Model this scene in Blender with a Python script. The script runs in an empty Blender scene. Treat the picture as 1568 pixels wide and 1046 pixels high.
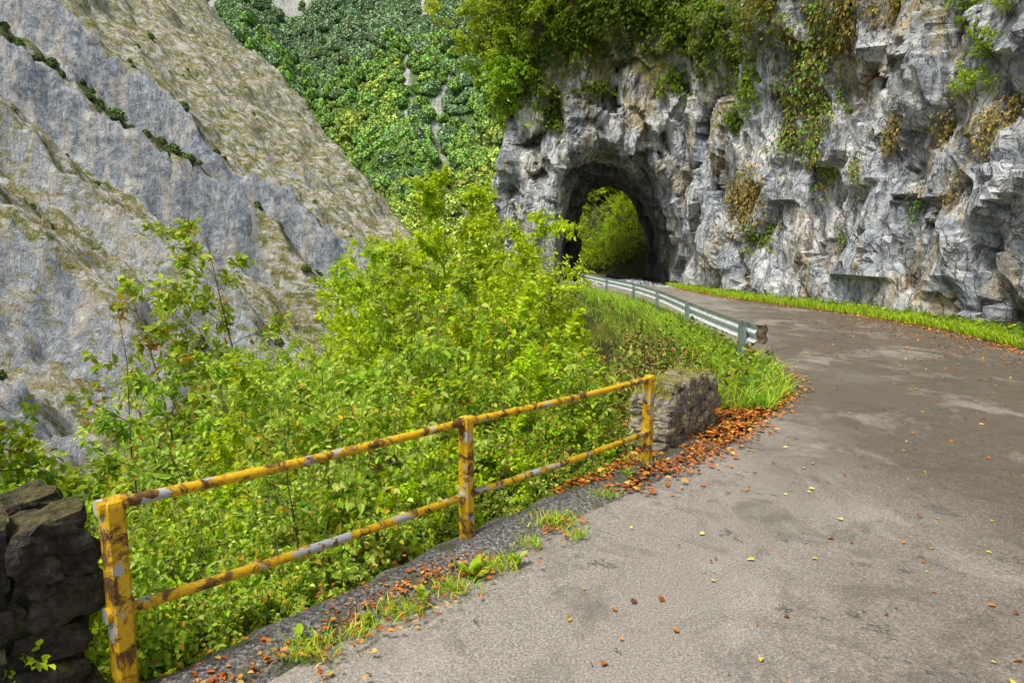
import bpy, math, random
import numpy as np
from mathutils import Vector, Matrix
from mathutils.bvhtree import BVHTree

scene = bpy.context.scene
rs = np.random.RandomState(7)
rnd = random.Random(11)

# ------------------------------------------------------------------ noise
def _hash(ix, iy, iz, seed):
    h = (ix.astype(np.int64)*374761393 + iy.astype(np.int64)*668265263 + iz.astype(np.int64)*2147483647//7 + seed*974711) & 0xFFFFFFFF
    h = ((h ^ (h >> 13)) * 1274126177) & 0xFFFFFFFF
    h = ((h ^ (h >> 16)) * 2246822519) & 0xFFFFFFFF
    h = h ^ (h >> 15)
    return (h & 0xFFFFFF) / float(0xFFFFFF)
def vnoise(P, seed=0):
    P = np.asarray(P, float); I = np.floor(P).astype(np.int64); F = P-I
    F = F*F*(3-2*F); r = 0
    for a in (0, 1):
        for b in (0, 1):
            for c in (0, 1):
                w = (F[:,0] if a else 1-F[:,0])*(F[:,1] if b else 1-F[:,1])*(F[:,2] if c else 1-F[:,2])
                r = r + w*_hash(I[:,0]+a, I[:,1]+b, I[:,2]+c, seed)
    return r*2-1
def fbm(P, oct=4, seed=0, gain=.5):
    a = 1; t = 0; s = 0; P = np.asarray(P, float)
    for o in range(oct):
        t = t + a*vnoise(P*(2.03**o)+o*17.3, seed+o); s += a; a *= gain
    return t/s
def facets(P, seed=0):
    I = np.floor(P).astype(np.int64)
    b1 = np.full(len(P), 9.); b2 = np.full(len(P), 9.); val = np.zeros(len(P))
    for dx in (-1,0,1):
        for dy in (-1,0,1):
            for dz in (-1,0,1):
                c = I+np.array([dx,dy,dz])
                h = [_hash(c[:,0],c[:,1],c[:,2],seed+k) for k in range(7)]
                C = c+np.stack(h[:3],1)
                D = P-C; d = np.sqrt((D**2).sum(1))
                v = (h[3]-.5)*D[:,0]*2+(h[4]-.5)*D[:,1]*2+(h[5]-.5)*D[:,2]*2+(h[6]-.5)*.8
                m = d < b1
                b2 = np.where(m, b1, np.minimum(b2, d)); val = np.where(m, v, val); b1 = np.where(m, d, b1)
    return val, b2-b1
def sstep(a, b, x):
    t = np.clip((x-a)/(b-a), 0, 1); return t*t*(3-2*t)

# ------------------------------------------------------------------ mesh helpers
def mesh_quads(name, V, Q, mats, mi=None, col=None, attrs=None, smooth=False):
    V = np.asarray(V, np.float32).reshape(-1,3); Q = np.asarray(Q, np.int32).reshape(-1,4)
    me = bpy.data.meshes.new(name)
    me.vertices.add(len(V)); me.vertices.foreach_set('co', V.ravel())
    me.loops.add(len(Q)*4); me.loops.foreach_set('vertex_index', Q.ravel())
    me.polygons.add(len(Q)); me.polygons.foreach_set('loop_start', np.arange(len(Q), dtype=np.int32)*4)
    try: me.polygons.foreach_set('loop_total', np.full(len(Q), 4, np.int32))
    except Exception: pass
    for m in mats: me.materials.append(m)
    if mi is not None: me.polygons.foreach_set('material_index', np.asarray(mi, np.int32))
    me.update(calc_edges=True)
    me.polygons.foreach_set('use_smooth', np.full(len(Q), bool(smooth)))
    if col is not None:
        a = me.color_attributes.new('Col', 'FLOAT_COLOR', 'POINT')
        c = np.ones((len(V),4), np.float32); c[:,:3] = col; a.data.foreach_set('color', c.ravel())
    if attrs:
        for k, v in attrs.items():
            a = me.attributes.new(k, 'FLOAT', 'POINT'); a.data.foreach_set('value', np.asarray(v, np.float32))
    me.validate()
    return me
def add_obj(name, me, parent=None):
    o = bpy.data.objects.new(name, me); scene.collection.objects.link(o)
    if parent: o.parent = parent
    return o
def empty(name):
    return add_obj(name, None)

class Geo:
    def __init__(s): s.V=[]; s.Q=[]; s.M=[]; s.C=[]; s.n=0
    def add(s, V, Q, m=0, c=(1,1,1)):
        V = np.asarray(V,float).reshape(-1,3); Q = np.asarray(Q,int).reshape(-1,4)
        s.V.append(V); s.Q.append(Q+s.n); s.M.append(np.full(len(Q),m)); 
        c = np.asarray(c,float)
        if c.ndim==1: c = np.tile(c,(len(V),1))
        s.C.append(c); s.n += len(V)
    def tube(s, pts, rad, m=0, c=(1,1,1), sides=5, cap=False):
        P = np.asarray(pts,float); n=len(P)
        T = np.gradient(P,axis=0); T/= np.linalg.norm(T,axis=1)[:,None]+1e-9
        ref = np.array([0,0,1.]) if abs(T[0,2])<.8 else np.array([1.,0,0])
        A = np.cross(T,ref); A/= np.linalg.norm(A,axis=1)[:,None]+1e-9; B = np.cross(T,A)
        an = np.arange(sides)*2*math.pi/sides
        R = np.broadcast_to(np.asarray(rad,float),(n,))
        V = P[:,None]+R[:,None,None]*(np.cos(an)[None,:,None]*A[:,None]+np.sin(an)[None,:,None]*B[:,None])
        i = np.arange(n-1)[:,None]*sides; k=np.arange(sides)[None,:]; k2=(k+1)%sides
        Q = np.stack([i+k,i+k2,i+sides+k2,i+sides+k],-1).reshape(-1,4)
        V=V.reshape(-1,3)
        if cap:
            V=np.vstack([V,P[:1],P[-1:]]); b=n*sides
            e=[]
            for j in range(0,sides,2):
                e.append([b,(j+2)%sides,(j+1)%sides,j]); o=(n-1)*sides
                e.append([b+1,o+j,o+(j+1)%sides,o+(j+2)%sides])
            Q=np.vstack([Q,e])
        s.add(V,Q,m,c)
    def leaves(s, P, D, N, size, col, m=1, w=.3, fold=.12):
        P=np.asarray(P);n=len(P)
        if n==0: return
        D=D/(np.linalg.norm(D,axis=1)[:,None]+1e-9)
        S=np.cross(D,N); S/= np.linalg.norm(S,axis=1)[:,None]+1e-9
        U=np.cross(S,D); z=np.asarray(size)[:,None]
        def pt(a,b,c): return P+z*(a*S+b*D+c*U)
        V=np.stack([pt(0,0,0),pt(w,.3,fold),pt(w*.8,.68,fold*.6),pt(0,1,-.12),pt(-w*.8,.68,fold*.6),pt(-w,.3,fold)],1).reshape(-1,3)
        i=np.arange(n)[:,None]*6
        Q=np.concatenate([i+np.array([[0,1,2,3]]),i+np.array([[0,3,4,5]])],0)
        s.add(V,Q,m,np.repeat(np.asarray(col),6,axis=0))
    def blades(s, P, H, W, lean, col, m=0):
        n=len(P); a=rs.rand(n)*6.283; S=np.stack([np.cos(a),np.sin(a),0*a],1)*np.asarray(W)[:,None]
        H=np.asarray(H)[:,None]; up=np.array([[0,0,1.]])
        L=lean
        m1=P+up*H*.55+L*H*.25; t=P+up*H*.92+L*H*.8
        V=np.stack([P-S,P+S,m1+S*.8,m1-S*.8,t+S*.12,t-S*.12],1).reshape(-1,3)
        i=np.arange(n)[:,None]*6
        Q=np.concatenate([i+np.array([[0,1,2,3]]),i+np.array([[3,2,4,5]])],0)
        s.add(V,Q,m,np.repeat(np.asarray(col),6,axis=0))
    def mesh(s,name,mats,smooth=False):
        return mesh_quads(name,np.vstack(s.V),np.vstack(s.Q),mats,np.concatenate(s.M),np.vstack(s.C),smooth=smooth)

# ------------------------------------------------------------------ materials
class NT:
    def __init__(s,name):
        s.m=bpy.data.materials.new(name); s.m.use_nodes=True; s.t=s.m.node_tree; s.t.nodes.clear()
        s.out=s.t.nodes.new('ShaderNodeOutputMaterial')
    def n(s,typ,ins=None,**kw):
        x=s.t.nodes.new(typ)
        for k,v in kw.items(): setattr(x,k,v)
        for k,v in (ins or {}).items(): s.set(x.inputs[k],v)
        return x
    def set(s,sock,v):
        if isinstance(v,bpy.types.NodeSocket): s.t.links.new(v,sock)
        elif isinstance(v,bpy.types.Node): s.t.links.new(v.outputs[0],sock)
        else:
            if isinstance(v,(tuple,list)) and len(v)==3 and sock.type=='RGBA': v=(*v,1)
            sock.default_value=v
    def pos(s): 
        return s.n('ShaderNodeNewGeometry').outputs['Position']
    def map(s,v,scale=(1,1,1),rot=(0,0,0)):
        return s.n('ShaderNodeMapping',{'Vector':v,'Scale':scale,'Rotation':rot}).outputs[0]
    def noise(s,v,sc,det=4,rough=.55,dist=0): 
        return s.n('ShaderNodeTexNoise',{'Vector':v,'Scale':sc,'Detail':det,'Roughness':rough,'Distortion':dist}).outputs[0]
    def vor(s,v,sc,feature='F1'):
        return s.n('ShaderNodeTexVoronoi',{'Vector':v,'Scale':sc},feature=feature).outputs['Distance']
    def ramp(s,f,stops):
        r=s.n('ShaderNodeValToRGB',{'Fac':f}); e=r.color_ramp.elements
        while len(e)<len(stops): e.new(.5)
        for i,(p,c) in enumerate(stops):
            e[i].position=p; e[i].color=(c,c,c,1) if not isinstance(c,tuple) else (*c,1)
        return r.outputs[0]
    def mix(s,f,a,b,bt='MIX'):
        x=s.n('ShaderNodeMix',data_type='RGBA',blend_type=bt)
        s.set(x.inputs[0],f); s.set(x.inputs[6],a); s.set(x.inputs[7],b); return x.outputs[2]
    def math(s,op,a,b=0.): 
        return s.n('ShaderNodeMath',{0:a,1:b},operation=op).outputs[0]
    def attr(s,name,o='Color'): return s.n('ShaderNodeAttribute',attribute_name=name).outputs[o]
    def bump(s,h,strength=.5,dist=.05,nrm=None):
        d={'Height':h,'Strength':strength,'Distance':dist}
        if nrm is not None: d['Normal']=nrm
        return s.n('ShaderNodeBump',d).outputs[0]
    def fin(s,base,rough=.8,normal=None,metal=0,spec=.4):
        p=s.n('ShaderNodeBsdfPrincipled',{'Base Color':base,'Roughness':rough,'Metallic':metal,'Specular IOR Level':spec})
        if normal is not None: s.set(p.inputs['Normal'],normal)
        s.t.links.new(p.outputs[0],s.out.inputs[0]); return s.m

def leaf_mat(name,trans=.4,var=.35,rough=.5):
    t=NT(name); c=t.attr('Col'); oi=t.n('ShaderNodeObjectInfo').outputs['Random']
    v=t.math('ADD',t.math('MULTIPLY',oi,var),1-var/2)
    hs=t.n('ShaderNodeHueSaturation',{'Hue':t.math('ADD',t.math('MULTIPLY',oi,.03),.485),'Saturation':1.05,'Value':v,'Color':c}).outputs[0]
    p=t.n('ShaderNodeBsdfPrincipled',{'Base Color':hs,'Roughness':rough,'Specular IOR Level':.25})
    if trans<=0:
        t.t.links.new(p.outputs[0],t.out.inputs[0]); return t.m
    tc=t.mix(.4,hs,(.65,.75,.04)) if trans>.2 else hs
    tr=t.n('ShaderNodeBsdfTranslucent',{'Color':tc})
    m=t.n('ShaderNodeMixShader',{0:trans,1:p,2:tr}); t.t.links.new(m.outputs[0],t.out.inputs[0]); return t.m
M_leaf=leaf_mat('leaf_foliage',.47)
M_dryleaf=leaf_mat('dry_leaf',0,.0,.7)
M_grass=leaf_mat('grass_blades',.3,.0,.55)
M_far=leaf_mat('forest_canopy',0,.45,.9)

def bark():
    t=NT('bark'); P=t.pos(); n=t.noise(P,14,3)
    return t.fin(t.ramp(n,[(.3,(.04,.032,.022)),(.7,(.17,.145,.11))]),.9)
M_bark=bark()

def cliffmat():
    t=NT('limestone_cliff'); P=t.pos()
    n1=t.noise(P,.35,4,.6,.6); n2=t.noise(P,2.4,6,.72,.5); n3=t.noise(t.map(P,(1.2,1.2,.22)),1.1,5,.68,.8)
    base=t.ramp(n2,[(.32,(.085,.10,.12)),(.43,(.26,.30,.35)),(.53,(.44,.48,.53)),(.66,(.82,.82,.80))])
    pale=t.ramp(n3,[(.32,(.20,.23,.27)),(.45,(.44,.47,.49)),(.54,(.72,.72,.69)),(.66,(.90,.88,.82))])
    c=t.mix(t.ramp(n1,[(.36,0.),(.6,.85)]),base,pale)
    och=t.ramp(t.noise(t.map(P,(.7,.7,.22)),.9,5,.68,.5),[(.52,0.),(.62,.85)])
    c=t.mix(och,c,t.ramp(n2,[(.35,(.15,.11,.045)),(.6,(.55,.44,.22))]))
    dk=t.ramp(t.noise(t.map(P,(1.5,1.5,.13)),.9,5,.7,.3),[(.53,0.),(.64,.75)])
    c=t.mix(dk,c,(.10,.115,.12))
    fr=t.math('ABSOLUTE',t.math('SUBTRACT',t.noise(t.map(P,(1,1,.45),(.5,.4,.2)),1.3,5,.6,1.2),.5))
    cr=t.ramp(fr,[(.0,.1),(.02,1.)])
    c=t.mix(t.math('MULTIPLY',t.math('SUBTRACT',1.,cr),.7),c,(.05,.046,.04))
    shade_tone=t.attr('shade_tone','Fac'); c=t.mix(t.ramp(shade_tone,[(.0,.9),(.40,0.)]),c,(.048,.042,.03))  # low values mix in dark brown: shade painted into recesses and tunnel
    moss=t.attr('moss','Fac'); mf=t.ramp(t.math('ADD',moss,t.math('SUBTRACT',n2,.5)),[(.36,0.),(.52,.95)])
    mc=t.ramp(n3,[(.35,(.045,.06,.018)),(.48,(.13,.14,.035)),(.62,(.28,.24,.08))])
    c=t.mix(mf,c,mc)
    h=t.math('ADD',n2,t.math('MULTIPLY',cr,.3))
    return t.fin(c,.85,t.bump(h,1.,.26))
M_cliff=cliffmat()

def terrainmat():
    t=NT('mountain_ground'); P=t.pos()
    rock=t.attr('rock','Fac'); far=t.attr('far','Fac'); near=t.attr('near','Fac'); edge=t.attr('edge','Fac')
    st=t.noise(t.map(P,(.05,.35,.2),(0,0,.25)),1.6,5,.7,.6)
    fine=t.noise(P,.6,7,.82,.5); spk=t.noise(t.map(P,(.5,1.6,1.2),(0,0,.2)),.6,7,.86,.5)
    strk=t.noise(t.map(P,(.9,.5,.16),(.0,.5,0)),.6,6,.76,.7)
    rk=t.ramp(fine,[(.33,(.13,.16,.20)),(.43,(.36,.43,.50)),(.52,(.60,.66,.72)),(.62,(.92,.92,.90))])
    rk=t.mix(t.ramp(strk,[(.50,0.),(.57,.85)]),rk,t.ramp(fine,[(.38,(.42,.36,.26)),(.55,(.88,.84,.74))]))
    rk=t.mix(t.ramp(strk,[(.34,.8),(.42,0.)]),rk,(.15,.18,.22))
    fr=t.math('ABSOLUTE',t.math('SUBTRACT',strk,.47))
    rk=t.mix(t.ramp(fr,[(.0,.85),(.014,0.)]),rk,(.07,.075,.07))
    gr=t.ramp(st,[(.3,(.19,.22,.06)),(.44,(.33,.34,.10)),(.54,(.54,.48,.22)),(.66,(.68,.62,.40))])
    gr=t.mix(t.ramp(fine,[(.48,0.),(.58,.7)]),gr,(.20,.26,.06))
    gr=t.mix(t.ramp(spk,[(.50,0.),(.55,.97)]),gr,(.90,.88,.83))
    gr=t.mix(t.ramp(spk,[(.38,.85),(.43,0.)]),gr,(.085,.11,.035))
    f=t.ramp(t.math('ADD',rock,t.math('MULTIPLY',t.math('SUBTRACT',fine,.5),1.2)),[(.43,0.),(.51,1.)])
    c=t.mix(f,gr,rk)
    c=t.mix(t.ramp(t.math('ADD',edge,t.math('MULTIPLY',t.math('SUBTRACT',spk,.5),2.)),[(.55,0.),(.75,.9)]),c,(.07,.10,.03))
    c=t.mix(far,c,(.17,.27,.09))
    nd=t.ramp(t.noise(P,3,4,.7),[(.3,(.05,.06,.015)),(.6,(.13,.14,.045)),(.8,(.22,.17,.08))])
    c=t.mix(near,c,nd)
    return t.fin(c,.95,t.bump(t.math('ADD',fine,strk),1.,2.2),spec=.15)
M_ter=terrainmat()

def roadmat():
    t=NT('worn_asphalt'); P=t.pos()
    g=t.noise(P,75,3,.8); g2=t.vor(P,48); big=t.noise(P,.35,4,.6,.5); med=t.noise(P,1.6,5,.66,.8)
    c=t.ramp(g,[(.3,(.13,.118,.10)),(.5,(.28,.258,.222)),(.70,(.55,.51,.45))])
    x=t.n('ShaderNodeSeparateXYZ',{0:P})
    dx=t.math('MULTIPLY',t.math('SUBTRACT',x.outputs[0],t.math('MULTIPLY',x.outputs[1],.26)),.18)
    br=t.ramp(t.math('ADD',dx,big),[(.52,0.),(.95,.9)])
    c=t.mix(br,c,t.ramp(g,[(.3,(.042,.034,.023)),(.5,(.105,.086,.058)),(.70,(.28,.23,.165))]))
    c=t.mix(t.ramp(med,[(.50,0.),(.64,.5)]),c,(.075,.064,.050))
    pn=t.noise(t.map(P,(1.,.8,1)),1.7,6,.78,.15)
    pt=t.ramp(pn,[(.60,0.),(.635,.85)])
    c=t.mix(pt,c,t.ramp(g2,[(.15,(.03,.027,.023)),(.6,(.17,.15,.125))]))
    pale=t.ramp(t.noise(t.map(P,(.8,.5,1),(0,0,.7)),.9,5,.74,.4),[(.53,0.),(.63,.5)])
    c=t.mix(pale,c,t.ramp(g,[(.35,(.28,.255,.215)),(.65,(.56,.52,.45))]))
    r=t.ramp(t.math('ADD',t.math('MULTIPLY',big,.5),t.math('MULTIPLY',med,.5)),[(.42,.28),(.62,.6)])
    h=t.math('ADD',g,t.math('MULTIPLY',t.math('SUBTRACT',1.,pt),1.5))
    return t.fin(c,r,t.bump(h,.7,.014),spec=.5)
M_road=roadmat()

def kerbmat():
    t=NT('gritty_kerb'); P=t.pos(); g=t.noise(P,45,4,.8); b=t.noise(P,4,4,.6)
    c=t.ramp(g,[(.36,(.05,.048,.045)),(.5,(.20,.19,.175)),(.62,(.58,.55,.50))])
    c=t.mix(t.ramp(b,[(.48,0.),(.6,.75)]),c,(.10,.12,.035))
    return t.fin(c,.9,t.bump(t.math('ADD',g,b),1.,.04))
M_kerb=kerbmat()

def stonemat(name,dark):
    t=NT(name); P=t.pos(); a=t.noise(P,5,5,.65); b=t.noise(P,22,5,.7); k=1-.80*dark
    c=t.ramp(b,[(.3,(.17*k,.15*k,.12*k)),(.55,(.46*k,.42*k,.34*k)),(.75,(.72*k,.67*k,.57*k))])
    c=t.mix(t.ramp(a,[(.35,.6),(.5,0.)]),c,(.07*k,.06*k,.045*k))
    z=t.n('ShaderNodeSeparateXYZ',{0:t.n('ShaderNodeNewGeometry').outputs['Normal']}).outputs[2]
    mf=t.ramp(t.math('ADD',t.math('MULTIPLY',z,.22),a),[(.55,0.),(.70,.9)])
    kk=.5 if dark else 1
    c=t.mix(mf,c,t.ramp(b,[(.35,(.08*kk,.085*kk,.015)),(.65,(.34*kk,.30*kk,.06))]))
    return t.fin(c,.92,t.bump(t.math('ADD',a,b),1.,.05),spec=.15)
M_stone=stonemat('mossy_stone',0.); M_stoned=stonemat('dark_mossy_stone',1.)

def paintmat():
    t=NT('weathered_yellow_paint'); P=t.pos()
    a=t.noise(P,9,6,.7,.6); b=t.noise(P,38,5,.7)
    c=t.mix(t.ramp(b,[(.35,0.),(.7,.7)]),(.76,.47,.012),(.57,.33,.012))
    rust=t.ramp(a,[(.48,0.),(.57,1.)]); c=t.mix(rust,c,t.ramp(b,[(.35,(.05,.022,.009)),(.65,(.22,.11,.025))]))
    c=t.mix(t.ramp(t.noise(P,60,3,.7),[(.60,0.),(.66,.8)]),c,(.09,.045,.02))
    bare=t.ramp(t.noise(P,6.3,4,.6,.3),[(.565,0.),(.59,1.)]); c=t.mix(bare,c,(.42,.43,.44))
    return t.fin(c,t.ramp(a,[(.45,.38),(.6,.8)]),t.bump(t.math('ADD',a,t.math('MULTIPLY',b,.4)),.6,.005))
M_yel=paintmat()
def galv():
    t=NT('galvanised_steel'); P=t.pos(); a=t.noise(P,6,4,.6); b=t.noise(P,40,3,.6)
    c=t.ramp(a,[(.3,(.45,.50,.54)),(.65,(.74,.78,.80))]); c=t.mix(t.ramp(b,[(.6,0.),(.75,.4)]),c,(.25,.22,.18))
    return t.fin(c,.45,metal=.15)
M_galv=galv()
def galvd():
    t=NT('weathered_post_steel'); a=t.noise(t.pos(),9,4,.6)
    return t.fin(t.ramp(a,[(.35,(.11,.15,.15)),(.7,(.28,.34,.33))]),.55,metal=.2)
M_galvd=galvd()
def rusty():
    t=NT('rusty_end'); a=t.noise(t.pos(),14,4,.6)
    return t.fin(t.ramp(a,[(.35,(.05,.035,.022)),(.7,(.24,.18,.12))]),.8,metal=.2)
M_rust=rusty()

# ------------------------------------------------------------------ plan curves
def curve(pts):
    a=np.array(pts,float); return lambda y: np.interp(y,a[:,0],a[:,1])
L=curve([(-20,-21),(0,-4.1),(2.7,-1.86),(4.4,-.46),(6.1,1.02),(7.4,1.75),(8.6,2.6),(10,3.3),(11.7,3.45),(16,3.7),(22,4.0),(26,4.0),(30.5,3.5),(37,2.6),(45,2),(60,2),(70,-6)])
A=curve([(-20,-18.6),(0,-3.2),(3.07,-1.0),(3.85,-.4),(4.6,.25),(5.7,1.2),(7.4,2.7),(9.5,4.0),(11.75,4.55),(16,4.75),(22,5.1),(26,5.05),(30.5,4.7),(37,4.2),(48,4.5),(56,2.4),(75,-12)])
R=curve([(-20,12.5),(10,10.9),(13.7,10.4),(17.2,11),(21.6,10.7),(28,9.3),(34,8.8),(40,8.7),(48,8.9),(56,7.6),(75,-4)])
BASE=curve([(-20,14),(0,14),(10,13),(16.5,12.5),(19,12.1),(24,12.0),(29,10.3),(34,9.5),(37,9.2),(60,10)])

# ------------------------------------------------------------------ terrain
def height(x,y,full=False):
    x=np.asarray(x,float); y=np.asarray(y,float)
    P=np.stack([x,y,0*x],1)
    d=(L(y)-x)*np.where(y<9,.78,1.)
    bank=np.where(d>0, -(.62*d+.10*np.clip(d-2,0,None)+.25*sstep(0,.35,d)), 0)
    nz=fbm(P*.45,3,3)*sstep(.3,3,d)*.6
    near=bank+nz
    on=(x>=L(y)); roadz=np.where((x>A(y)-.03)&(x<R(y)+.1),-.05,.0)
    roadz=np.where(x>=R(y)+.1,.04+.1*sstep(0,1,x-R(y)),roadz)
    near=np.where(on,roadz,near)
    near=near+np.clip(x-R(y)-.6,0,25)*.9*sstep(50,54,y)
    # facing mountainside with rock ribs running down the fall line
    yw=y+fbm(P*np.array([.02,.03,0]),3,11)*8+4.5*fbm(P*.12,3,12)
    mt=-66.5-.835*x+.293*y
    def step(y0,dr,wd): return -dr*(1-sstep(y0-wd,y0,yw))*sstep(y0-22,y0-wd-2,yw)
    def bandmask(y0,wd): return sstep(y0-wd-1.5,y0-wd*.6,yw)*(1-sstep(y0-.3,y0+1.2,yw))
    mt=mt+step(139,11,3.5)+step(119,10,3.2)+step(98,6,3)+step(76,7,5)
    rockm=np.maximum.reduce([bandmask(139,4.8),bandmask(119,4.4)*sstep(-40,-48,x),bandmask(98,4)*.5,bandmask(76,9)*.55,bandmask(60,9)*.55])
    edge=np.maximum((1-np.abs(yw-140.5)/1.6)*.7,(1-np.abs(yw-120.8)/2.0)); edge=np.maximum(edge,(1-np.abs(yw-132.5)/1.2)*.8); edge=np.clip(edge,0,1)*(y<160)
    ph=(yw+3*fbm(P*.05,2,44))/8.5; f=ph-np.floor(ph); am=.4+1.*np.abs(fbm(P*.04,2,45))
    mt=mt+2.3*am*(1-f); rockm=np.maximum(rockm,.47*sstep(.72,.84,f)*am*1.3)
    mt=mt+fbm(P*.05,4,21)*4+fbm(P*np.array([.22,.10,0]),4,22)*2.4+fbm(P*.35,4,24)*1.3
    rd=1-np.abs(fbm(P*np.array([.16,.22,0])+7,4,28))*2; mt=mt+(rd-.6)*3.2*(.3+rockm)
    rd=1-np.abs(fbm(P*np.array([.5,.6,0])+7,3,29))*2; mt=mt+(rd-.6)*1.5*(.25+rockm)
    w=(x+23)*-.605+(y-170)*-.795
    mt=mt+np.where(w<0,1.3*w,0)
    rib=1-np.abs(fbm(np.stack([x*.016+y*.007,y*.006,0*x],1),3,31))*2
    fo=-52+(y-225)*.72+34*rib+fbm(P*.03,4,32)*9-14
    fo=fo+.10*np.clip(-x-100,0,None)
    h=np.maximum(np.maximum(near,mt),-48+fbm(P*.05,3,5)*2); h=np.maximum(h,np.where(y>200,fo,-60))
    isn=(near>=mt)&(near>-47)&((y<66)|(x>-8)); isf=(fo>=mt)&(y>200)
    if full: return h,rockm,isn,isf,edge
    return h,rockm,isn,isf
xs=np.concatenate([np.arange(-420,-130,5),np.arange(-130,-24,.6),np.arange(-24,14.5,.3),np.arange(15,220,6)])
ys=np.concatenate([np.arange(-25,-2,1),np.arange(-2,46,.36),np.arange(46,215,.6),np.arange(215,780,5)])
X,Y=np.meshgrid(xs,ys); nx,ny=len(xs),len(ys)
Hh,rockm,isn,isf,edg=height(X.ravel(),Y.ravel(),True)
i=np.arange(ny-1)[:,None]*nx+np.arange(nx-1)[None,:]
Q=np.stack([i,i+1,i+nx+1,i+nx],-1).reshape(-1,4)
P2=np.stack([X.ravel(),Y.ravel(),0*X.ravel()],1)
lowrock=sstep(10,-6,Hh)*(.38+.25*fbm(P2*np.array([.06,.09,0]),3,61))*sstep(112,98,Y.ravel())
far=np.where(isf,.95,0.)
top=isf*sstep(500,560,Y.ravel()+.3*(-X.ravel()-200))
def scarf(P):
    a=fbm(P*np.array([.05,.010,0])+5,3,77); y=P[:,1]; c=-.088*y+7*np.sin(y*.045)+4*np.sin(y*.12)
    b=(np.abs(P[:,0]-c)<6*(.35+.65*np.abs(vnoise(P*.07,3))))&(y>330)&(y<440)
    return np.where(b,.7,a)
scar=sstep(.55,.62,scarf(P2))*isf
far=far*(1-.95*np.maximum(scar,top*sstep(-90,-150,X.ravel())))
rk=np.where(isf,.5,np.maximum(rockm,lowrock))
ter=mesh_quads('valley_terrain',np.stack([X.ravel(),Y.ravel(),Hh],1),Q,[M_ter],attrs={'rock':rk,'far':far,'near':isn.astype(float),'edge':edg*(1-isf)},smooth=True)
add_obj('valley_terrain',ter)
def hz(x,y):
    return height(np.atleast_1d(x),np.atleast_1d(y))[0]

# ------------------------------------------------------------------ road + kerb
yy=np.concatenate([np.arange(-15,45,.4),np.arange(45,72,1)]); us=np.linspace(0,1,24)
V=[];
for y in yy:
    a,b=float(A(y)),float(R(y)); 
    for k,u in enumerate(us):
        e=.12*float(fbm([[y*1.7,k,0]],3,4)[0]) if k in(0,23) else 0
        V.append((a+(b-a)*u+e,y,.006+.02*math.sin(u*math.pi)))
n=len(us); i=np.arange(len(yy)-1)[:,None]*n+np.arange(n-1)[None,:]
add_obj('road',mesh_quads('road',V,np.stack([i,i+1,i+n+1,i+n],-1).reshape(-1,4),[M_road],smooth=True))
yk=np.arange(-12,7.0,.05); V=[]
for y in yk:
    l,a=float(L(y)),float(A(y)); j=.05*float(vnoise([[y*5,0,0]],1)[0]); j2=.12*float(fbm([[y*3,4,0]],3,2)[0]); q=float(vnoise([[y*9,2,0]],5)[0])
    V+= [(l-.02+j,y,-.5),(l+j,y,.03+.012*q),(l+(a-l)*.3,y,.06+.015*q),(l+(a-l)*.6,y,.055-.012*q),(a-.16+j2,y,.034),(a+.05+j2,y,-.02)]
n=6; i=np.arange(len(yk)-1)[:,None]*n+np.arange(n-1)[None,:]
add_obj('road_kerb',mesh_quads('road_kerb',V,np.stack([i,i+1,i+n+1,i+n],-1).reshape(-1,4),[M_kerb],smooth=True))

# ------------------------------------------------------------------ cliff with tunnel
noseX=curve([(-14,4),(-5,2.4),(-2,1.5),(2,.6),(5,.1),(9,.6),(12.5,1.6),(16,1.9),(34,3.5)])
zl=np.arange(-14,33,2.0)
rings=[]
for z in zl:
    nxn=float(noseX(z)); oh=-.20*max(z-9,0); ln=.07*z if z>0 else 0; o2=-.14*max(z-7,0)
    rings.append([(14+ln,-16),(14+ln,0),(13+ln,10),(12.5+ln+o2*.6,16.5),(12.1+ln+o2,19.5),(12.0+ln+o2,24),(10.4+ln+o2*1.2,29),(9.6+ln+o2*1.2,33.5),
        (9.3,36.8+oh),(6,37.6+oh),(2.6+nxn*.2,37.4+oh*.6),(nxn,38.8),(nxn-.4,43),(nxn+1,50.5),(12,51),(21,51),(21,-16)])
bV=[(p[0],p[1],z) for z,r in zip(zl,rings) for p in r]; n=len(rings[0]); F=[]
for a in range(len(zl)-1):
    for k in range(n):
        k2=(k+1)%n; F.append((a*n+k,a*n+k2,(a+1)*n+k2,(a+1)*n+k))
F.append(tuple(range(n))[::-1]); F.append(tuple(range((len(zl)-1)*n,len(zl)*n)))
me=bpy.data.meshes.new('tmp'); me.from_pydata(bV,[],F); me.update()
import bmesh
def fixn(me):
    b=bmesh.new(); b.from_mesh(me); bmesh.ops.recalc_face_normals(b,faces=b.faces); b.to_mesh(me); b.free()
fixn(me)
cl=bpy.data.objects.new('tmpcliff',me); scene.collection.objects.link(cl)
prof=[(33.5,5.9,4.4,8.6),(37,5.75,3.85,7.9),(39.5,5.9,3.6,7.5),(44,6.6,3.0,6.5),(49,7.1,2.75,6.3),(54,7.3,2.9,6.5)]
cv=[];NS=20
for (y,cx,hw,hh) in prof:
    for k in range(NS):
        t=math.pi*k/(NS-1); 
        xx=math.cos(t); zz=math.sin(t)**.62
        cv.append((cx+hw*math.copysign(abs(xx)**.85,xx)*(1.02 if zz<.5 else 1)-.5*zz*(1-abs(xx)),y,hh*zz*(1-.09*xx) if 0<k<NS-1 else -.3))
cf=[]
for a in range(len(prof)-1):
    for k in range(NS): 
        k2=(k+1)%NS; cf.append((a*NS+k,a*NS+k2,(a+1)*NS+k2,(a+1)*NS+k))
cf.append(tuple(range(NS))[::-1]); cf.append(tuple(range((len(prof)-1)*NS,len(prof)*NS)))
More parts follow.
